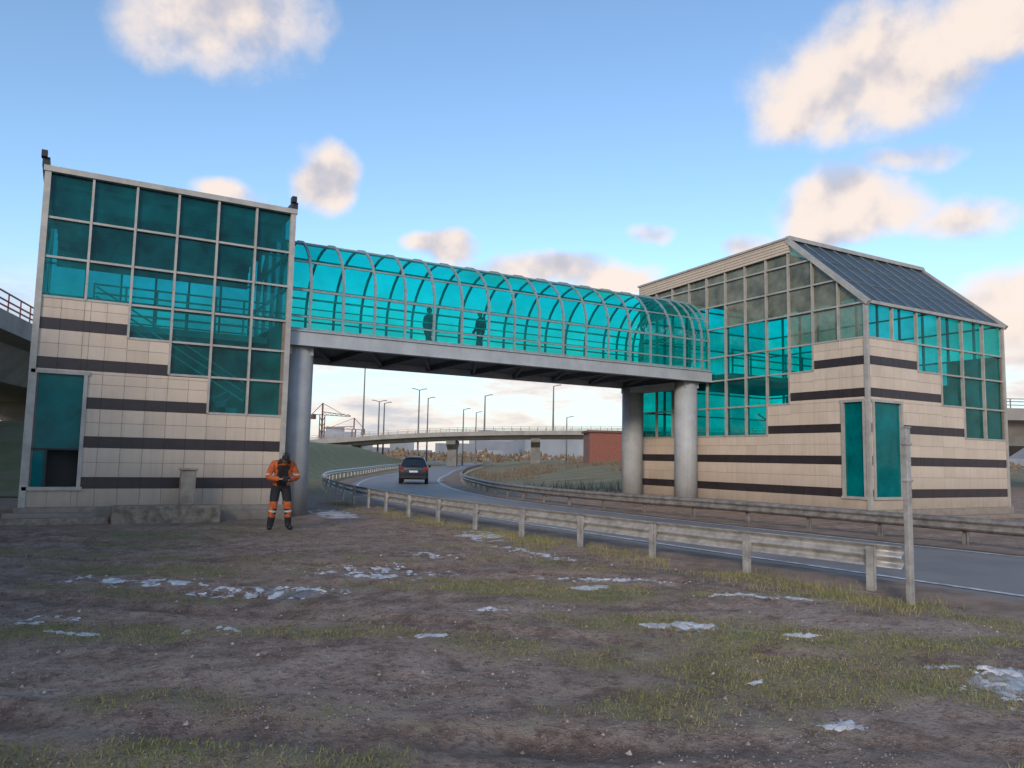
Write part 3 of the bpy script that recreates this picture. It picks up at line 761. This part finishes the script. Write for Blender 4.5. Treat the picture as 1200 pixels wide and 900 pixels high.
def person(name,loc,heading,pose='phone',cols=('orange','black','black','boot'),scale=1.0):
    e=empty(name,loc,heading); e.scale=(scale,)*3
    if pose=='phone':
        arm=[[(.20,-.15,1.38),(.31,-.12,1.10),(.09,-.42,1.06)],[(-.20,-.15,1.38),(-.31,-.12,1.10),(-.09,-.42,1.08)]]
        head=(0,-.40,1.50); tilt=rad(62); nk=(0,-.31,1.47)
        spine=[(0,.08,.97),(0,.03,1.13),(0,-.09,1.29),(0,-.21,1.41)]
        legs=[[(.10,.06,.90),(.15,-.03,.49),(.18,.02,.08),(.22,-.15,.045)],[(-.10,.06,.90),(-.15,-.03,.49),(-.19,.02,.08),(-.23,-.14,.045)]]
    else:
        arm=[[(.20,.0,1.42),(.25,.05,1.13),(.24,-.10,.90)],[(-.20,.0,1.42),(-.25,-.04,1.13),(-.23,-.2,.93)]]
        head=(0,-.03,1.63); tilt=rad(5); nk=(0,-.02,1.53)
        spine=[(0,.01,.97),(0,.01,1.14),(0,0,1.32),(0,-.03,1.45)]
        legs=[[(.10,0,.90),(.11,-.16,.50),(.11,-.10,.08),(.12,-.27,.045)],[(-.10,0,.90),(-.11,.04,.49),(-.11,.26,.11),(-.12,.12,.045)]]
    V=spine+[nk]; E=[(0,1),(1,2),(2,3),(3,4)]; Rr=[(.17,.13),(.165,.125),(.185,.135),(.10,.09),(.062,.062)]
    for a in arm:
        b=len(V); V=V+a; E+=[(2,b),(b,b+1),(b+1,b+2)]; Rr+=[.09,.07,.05]
    for l in legs:
        b=len(V); V=V+l; E+=[(0,b),(b,b+1),(b+1,b+2),(b+2,b+3)]; Rr+=[.12,.088,.072,.052]
    nm=skinmesh(V,E,Rr,0)
    for k in (*cols,'reflect','skin'): nm.materials.append(M[k])
    for p in nm.polygons:
        c=p.center; p.use_smooth=True
        x,z=abs(c.x),c.z
        if z<.13: i=3
        elif z<.88: 
            i=2
            if cols[0]=='orange':
                if .28<z<.60 and not (.34<z<.46 and x<.15): i=0
                if .38<z<.42: i=4
        else:
            i=1 if (cols[0]=='orange' and x<.12 and z<1.36) else 0
            if cols[0]=='orange' and .88<=z<.96: i=1
            if cols[0]=='orange' and 1.16<z<1.19 and x>.13: i=4
            if z>1.47: i=1
        p.material_index=i
    link(bpy.data.objects.new('body',nm),e)
    hm=MB(); R_=Matrix.Rotation(tilt,3,'X'); Hc=Vector(head); nu,nv=20,14
    def hp(th,ph):
        x=math.sin(ph)*math.cos(th);y=math.sin(ph)*math.sin(th);z=math.cos(ph)
        rx,ry,rz=.076,.096,.118
        if z<0: rx*=1-.28*(-z); ry*=1-.10*(-z)
        X,Y,Z=x*rx,y*ry,z*rz
        f=-y
        if f>0:
            Y-=.022*math.exp(-((x/.16)**2+((z+.12)/.2)**2))*f
            for sx in (-1,1): Y+=.012*math.exp(-(((x-sx*.38)/.16)**2+((z-.05)/.12)**2))
            Y+=.004*math.exp(-((x/.3)**2+((z+.42)/.05)**2)); Y-=.01*math.exp(-((x/.3)**2+((z+.75)/.15)**2))
        return X,Y,Z
    for i in range(nv+1):
        for j in range(nu): hm.v.append(tuple(Hc+R_@Vector(hp(2*math.pi*j/nu-math.pi/2,math.pi*i/nv))))
    for i in range(nv):
        for j in range(nu):
            j2=(j+1)%nu; hm.f.append((i*nu+j,(i+1)*nu+j,(i+1)*nu+j2,i*nu+j2)); hm.m.append(1 if (i<5 or (i<9 and 6<j<15)) else 0)
    for sx in (-1,1):
        c=Hc+R_@Vector((sx*.026,-.088,.012)); hm.cyl(c,c+R_@Vector((0,-.006,0)),.009,.0045,8,2)
        c=Hc+R_@Vector((sx*.074,.005,0)); hm.cyl(c,c+R_@Vector((sx*.012,.008,0)),.026,.018,10,0)
    c=Hc+R_@Vector((0,-.093,-.052)); hm.bar(c-Vector((.022,0,0)),c+Vector((.022,0,0)),.006,.006,3)
    ring=[]
    for i in range(24):
        t=2*math.pi*i/24
        a=Hc+R_@Vector((.083*math.cos(t),.104*math.sin(t),.036+.012*math.sin(t))); b_=Hc+R_@Vector((.084*math.cos(t),.105*math.sin(t),.072+.01*math.sin(t))); ring.append((a,b_))
    for i in range(24):
        j=(i+1)%24; hm.poly([ring[i][0],ring[j][0],ring[j][1],ring[i][1]],1)
    hm.build('head',[M['skin'],M['hair'],M['black'],M['roof_red']],e,smooth=True)
    for si,a in enumerate(arm):
        sx=1 if si==0 else -1
        w=Vector(a[2]); d=(w-Vector(a[1])).normalized()
        up=Vector((0,0,1)); side=d.cross(up).normalized(); nrm=side.cross(d).normalized()
        V=[tuple(w-d*.03),tuple(w+d*.03),tuple(w+d*.075)];E=[(0,1),(1,2)];Rr=[(.028,.024),(.038,.018),(.036,.015)]
        nm=skinmesh(V,E,Rr,0,1); nm.materials.append(M['skin']); 
        for p in nm.polygons:p.use_smooth=True
        link(bpy.data.objects.new('palm',nm),e)
        for k,(off,ln) in enumerate(((-.028,.062),(-.009,.074),(.011,.069),(.029,.054))):
            p0=w+d*.07+side*off; p1=p0+d*ln*.45+nrm*.006; p2=p1+d*ln*.25+nrm*.018; p3=p2+nrm*.022-d*.002
            nm=skinmesh([tuple(q) for q in (p0,p1,p2,p3)],[(0,1),(1,2),(2,3)],[.0095,.009,.0085,.007],0,1); nm.materials.append(M['skin']); link(bpy.data.objects.new('finger',nm),e)
        p0=w+d*.02+side*.03*sx; p1=p0+d*.03+side*.02*sx+nrm*.012; p2=p1+d*.028+nrm*.014
        nm=skinmesh([tuple(q) for q in (p0,p1,p2)],[(0,1),(1,2)],[.012,.0105,.008],0,1); nm.materials.append(M['skin']); link(bpy.data.objects.new('thumb',nm),e)
    if pose=='phone':
        k=MB(); k.bar((-.05,-.52,1.095),(.05,-.52,1.095),.12,.10,0); k.build('device',[M['black']],e,bevel=.01)
    if cols[0]=='orange':
        k=MB()
        for i in range(16):
            t0=2*math.pi*i/16;t1=2*math.pi*(i+1)/16
            f=lambda t,r,z:(r*1.15*math.cos(t),-.25+r*math.sin(t)-(z-1.4)*.6,z-.05*math.sin(t))
            k.poly([f(t0,.12,1.38),f(t1,.12,1.38),f(t1,.10,1.48),f(t0,.10,1.48)])
        k.box(-.09,.09,.08,.2,1.08,1.38,0)
        k.build('collar_harness',[M['black']],e,smooth=False)
    return e
person('worker',(4.3,17.95,gz(4.3,17.95)),rad(-5),'phone',scale=1.08)
person('pedestrian',(10.6,24.3,5.2),rad(90),'walk',('navy','black','black','boot'))
person('pedestrian',(12.3,23.6,5.2),rad(-90),'walk',('black','black','navy','boot'),.97)

# ------------------------------------------------------------------ car
def car(loc,heading):
    e=empty('car',loc,heading)
    M['paint']=mat('car_paint',(.05,.055,.065),rough=.25,metal=.5,var=.05)
    M['cglass']=mat('car_glass',(.01,.012,.015),rough=.05,spec=.8)
    M['tyre']=mat('tyre',(.015,.015,.015),rough=.9); M['rim']=mat('alloy',(.4,.4,.42),rough=.35,metal=.8)
    M['tail']=mat('tail_light',(.35,.01,.01),rough=.2); M['plate']=mat('licence_plate',(.75,.75,.75),rough=.5)
    st=[(-2.24,.76,.48,.86,.68,.89),(-2.2,.86,.36,.98,.76,1.03),(-2.08,.895,.30,1.03,.77,1.09),(-1.86,.905,.28,1.05,.66,1.56),(-1.6,.91,.28,1.05,.64,1.66),(-.8,.915,.26,1.03,.645,1.70),(0,.915,.26,1.01,.64,1.69),(.5,.91,.26,1.0,.62,1.62),(1.2,.90,.26,.98,.75,1.06),(1.7,.89,.28,.93,.74,.99),(2.1,.84,.32,.82,.70,.87),(2.26,.72,.42,.66,.6,.69)]
    mb=MB(); k=0
    for (y,w,zb,zl,wr,zr) in st:
        half=[(w*.86,zb),(w*.97,zb+.1),(w,zb+.3*(zl-zb)+.05),(w,zl-.12),(w*.965,zl),(wr,max(zr-.05,zl)),(wr*.8,zr),(wr*.35,zr+.015)]
        ring=[(x,z) for x,z in half]+[(-x,z) for x,z in half[::-1]]; k=len(ring)
        for x,z in ring: mb.v.append((x,y,z))
    n=len(st)
    for i in range(n-1):
        for j in range(k):
            j2=(j+1)%k; m=0
            if j in (4,k-6) and 3<=i<=7: m=1
            if i in (2,7) and j in (5,6,7,8,9): m=1
            mb.f.append((i*k+j,i*k+j2,(i+1)*k+j2,(i+1)*k+j)); mb.m.append(m)
    mb.f.append(tuple(range(k))); mb.m.append(0); mb.f.append(tuple((n-1)*k+j for j in range(k))[::-1]); mb.m.append(0)
    mb.build('body',[M['paint'],M['cglass']],e,smooth=True,bevel=.02)
    d=MB()
    for sx in (-1,1):
        d.box(min(sx*.60,sx*.90),max(sx*.60,sx*.90),-2.255,-2.0,.86,1.06,0)
        d.box(min(sx*.90,sx*1.05),max(sx*.90,sx*1.05),.75,.9,1.0,1.15,2)
        d.bar((sx*.6,-1.5,1.74),(sx*.6,.3,1.74),.04,.05,2)
    d.box(-.26,.26,-2.275,-2.24,.72,.84,1); d.box(-.80,.80,-2.29,-2.15,.36,.52,2); d.box(-.55,.55,-1.95,-1.7,1.66,1.70,2)
    d.bar((-.3,-2.1,1.13),(.25,-2.06,1.17),.02,.02,2)
    d.build('lights_trim',[M['tail'],M['plate'],M['dark']],e,bevel=.015)
    w=MB()
    for x in (-.80,.80):
        for y in (-1.38,1.38):
            w.cyl((x-.11,y,.35),(x+.11,y,.35),.35,n=28,m=0); s=1 if x>0 else -1
            w.cyl((x+s*.105,y,.35),(x+s*.125,y,.35),.22,n=16,m=1)
    w.build('wheels',[M['tyre'],M['rim']],e)
    return e
car((19.5,46.2,.03),rad(-24))

# ------------------------------------------------------------------ sky
w=bpy.data.worlds.new("World"); scene.world=w; w.use_nodes=True; nt=w.node_tree; L=nt.links
try:
    w.cycles.sampling_method='MANUAL'; w.cycles.sample_map_resolution=256
except Exception: pass
bg=nt.nodes['Background']; bg.inputs[1].default_value=.15
SUN_AZ=-136; SUN_EL=20
sky=nd(nt,'ShaderNodeTexSky',sky_type='NISHITA',sun_disc=False); sky.sun_elevation=rad(SUN_EL); sky.sun_rotation=rad(SUN_AZ); sky.air_density=1.0; sky.dust_density=.6; sky.ozone_density=1.5
tc=nd(nt,'ShaderNodeTexCoord'); V=tc.outputs['Generated']
def MA(op,a,c=0,cl=False):
    n=nd(nt,'ShaderNodeMath',operation=op,use_clamp=cl)
    for i,q in ((0,a),(1,c)):
        if isinstance(q,(int,float)): n.inputs[i].default_value=q
        else: L.new(q,n.inputs[i])
    return n.outputs[0]
def MR(x,a,b,c=0,d=1,t='SMOOTHSTEP'):
    n=nd(nt,'ShaderNodeMapRange',interpolation_type=t,ins={1:a,2:b,3:c,4:d}); L.new(x,n.inputs[0]); return n.outputs[0]
def NO(vec,sc,det=8,ro=.55):
    n=nd(nt,'ShaderNodeTexNoise',ins={'Scale':sc,'Detail':det,'Roughness':ro}); L.new(vec,n.inputs['Vector']); return n
def MX(f,a,c):
    n=nd(nt,'ShaderNodeMix',data_type='RGBA')
    if isinstance(f,(int,float)): n.inputs[0].default_value=f
    else: L.new(f,n.inputs[0])
    for i,q in ((6,a),(7,c)):
        if isinstance(q,tuple): n.inputs[i].default_value=(*q,1)
        else: L.new(q,n.inputs[i])
    return n.outputs[2]
sp=nd(nt,'ShaderNodeSeparateXYZ'); L.new(V,sp.inputs[0])
az=MA('MULTIPLY',MA('ARCTAN2',sp.outputs[0],sp.outputs[1]),57.2958); el=MA('MULTIPLY',MA('ARCSINE',sp.outputs[2]),57.2958)
wn=NO(V,7,2); ws=nd(nt,'ShaderNodeSeparateColor'); L.new(wn.outputs['Color'],ws.inputs[0])
azw=MA('ADD',az,MA('MULTIPLY',MA('SUBTRACT',ws.outputs[0],.5),6)); elw=MA('ADD',el,MA('MULTIPLY',MA('SUBTRACT',ws.outputs[1],.5),4))
cxyz=nd(nt,'ShaderNodeCombineXYZ'); L.new(azw,cxyz.inputs[0]); L.new(elw,cxyz.inputs[1])
blobs=[(15.4,19.6,2.5,2.9,1.7),(7.0,29.2,6.8,3.9,.9),(1.5,31,6,3,.7),(55.0,25.6,8.2,4.8,1.2),(50.4,23.4,3.8,2.4,1.0),(53.8,17.2,5.4,2.5,1.5),(47.6,15.6,1.9,1.2,1.1),
 (33.5,14.0,7.5,1.3,1.2),(37,13.4,3.8,1.5,1.5),(24.6,15.2,2.8,1.0,1.2),(63.3,9.8,5.4,3.1,1.5),(40.7,17.3,2,1,.9),(64,27.6,5.5,2.6,1.2),(61.1,15.8,4.4,1.3,.9),(9,17.9,2.8,1.0,.9),(57.5,19.6,3.4,1.2,.9),
 (-40,20,14,5,1),(100,22,16,6,1),(-90,25,18,6,1),(-140,12,25,4,1)]
F=None
for (a,e_,wa,we,s) in blobs:
    v1=nd(nt,'ShaderNodeVectorMath',operation='SUBTRACT'); L.new(cxyz.outputs[0],v1.inputs[0]); v1.inputs[1].default_value=(a,e_,0)
    v2=nd(nt,'ShaderNodeVectorMath',operation='MULTIPLY'); L.new(v1.outputs[0],v2.inputs[0]); v2.inputs[1].default_value=(1/wa,1/we,0)
    v3=nd(nt,'ShaderNodeVectorMath',operation='DOT_PRODUCT'); L.new(v2.outputs[0],v3.inputs[0]); L.new(v2.outputs[0],v3.inputs[1])
    f=MA('MULTIPLY',MA('SUBTRACT',1,v3.outputs['Value']),s)
    F=f if F is None else MA('MAXIMUM',F,f)
F=MA('MAXIMUM',F,-1.2)
n1=NO(V,10,6,.56)
dens=MA('ADD',F,MA('MULTIPLY',MA('SUBTRACT',n1.outputs[0],.5),3.0))
cl=MR(dens,-.4,1.1)
mp=nd(nt,'ShaderNodeMapping'); mp.inputs['Location'].default_value=(-.022,-.004,.022); L.new(V,mp.inputs[0])
n2=NO(mp.outputs[0],10,3,.5)
rel=MA('SUBTRACT',n1.outputs[0],n2.outputs[0])
lit=MR(rel,-.19,.08)
ccol=MX(lit,(3.9,3.8,4.2),(6.7,5.75,5.1))
mp2=nd(nt,'ShaderNodeMapping'); mp2.inputs['Scale'].default_value=(1,1,4.2); L.new(V,mp2.inputs[0])
n3=NO(mp2.outputs[0],6.5,5,.6)
hb=MA('MULTIPLY',MR(n3.outputs[0],.39,.56),MR(el,13,6.5))
hcol=MX(MR(n3.outputs[0],.5,.68),(6.5,5.6,5.1),(3.9,3.8,4.3))
skyc=nd(nt,'ShaderNodeVectorMath',operation='MULTIPLY'); L.new(sky.outputs[0],skyc.inputs[0]); skyc.inputs[1].default_value=(1.35,1.5,1.6)
s0=MX(MA('MULTIPLY',MR(el,16,0),.7),skyc.outputs[0],(4.3,4.8,5.3))
s1=MX(MA('MULTIPLY',hb,.85),s0,hcol)
s2=MX(MA('MULTIPLY',cl,.96),s1,ccol)
L.new(s2,bg.inputs[0])
sun=bpy.data.lights.new('sun','SUN'); sun.energy=2.2; sun.angle=rad(12); sun.color=(1,.85,.70)
so=bpy.data.objects.new('sun',sun); link(so)
d=Vector((math.sin(rad(SUN_AZ))*math.cos(rad(SUN_EL)),math.cos(rad(SUN_AZ))*math.cos(rad(SUN_EL)),math.sin(rad(SUN_EL))))
so.rotation_euler=d.to_track_quat('Z','Y').to_euler()

# ------------------------------------------------------------------ camera
pitch,yaw,roll=rad(5.55),rad(30),rad(1.15)
Fv=Vector((math.sin(yaw)*math.cos(pitch),math.cos(yaw)*math.cos(pitch),math.sin(pitch)))
R=Vector((math.cos(yaw),-math.sin(yaw),0)); U=R.cross(Fv)
c,s=math.cos(roll),math.sin(roll); R2=R*c+U*s; U2=U*c-R*s
cam=bpy.data.cameras.new('camera'); co=bpy.data.objects.new('camera',cam); link(co)
mt=Matrix((R2,U2,-Fv)).transposed().to_4x4(); mt.translation=(0,0,1.75); co.matrix_world=mt
cam.sensor_width=36; cam.lens=895/1200*36; cam.clip_end=6000; cam.clip_start=.05
scene.camera=co
scene.view_settings.view_transform='Standard'; scene.view_settings.look='None'; scene.view_settings.exposure=0
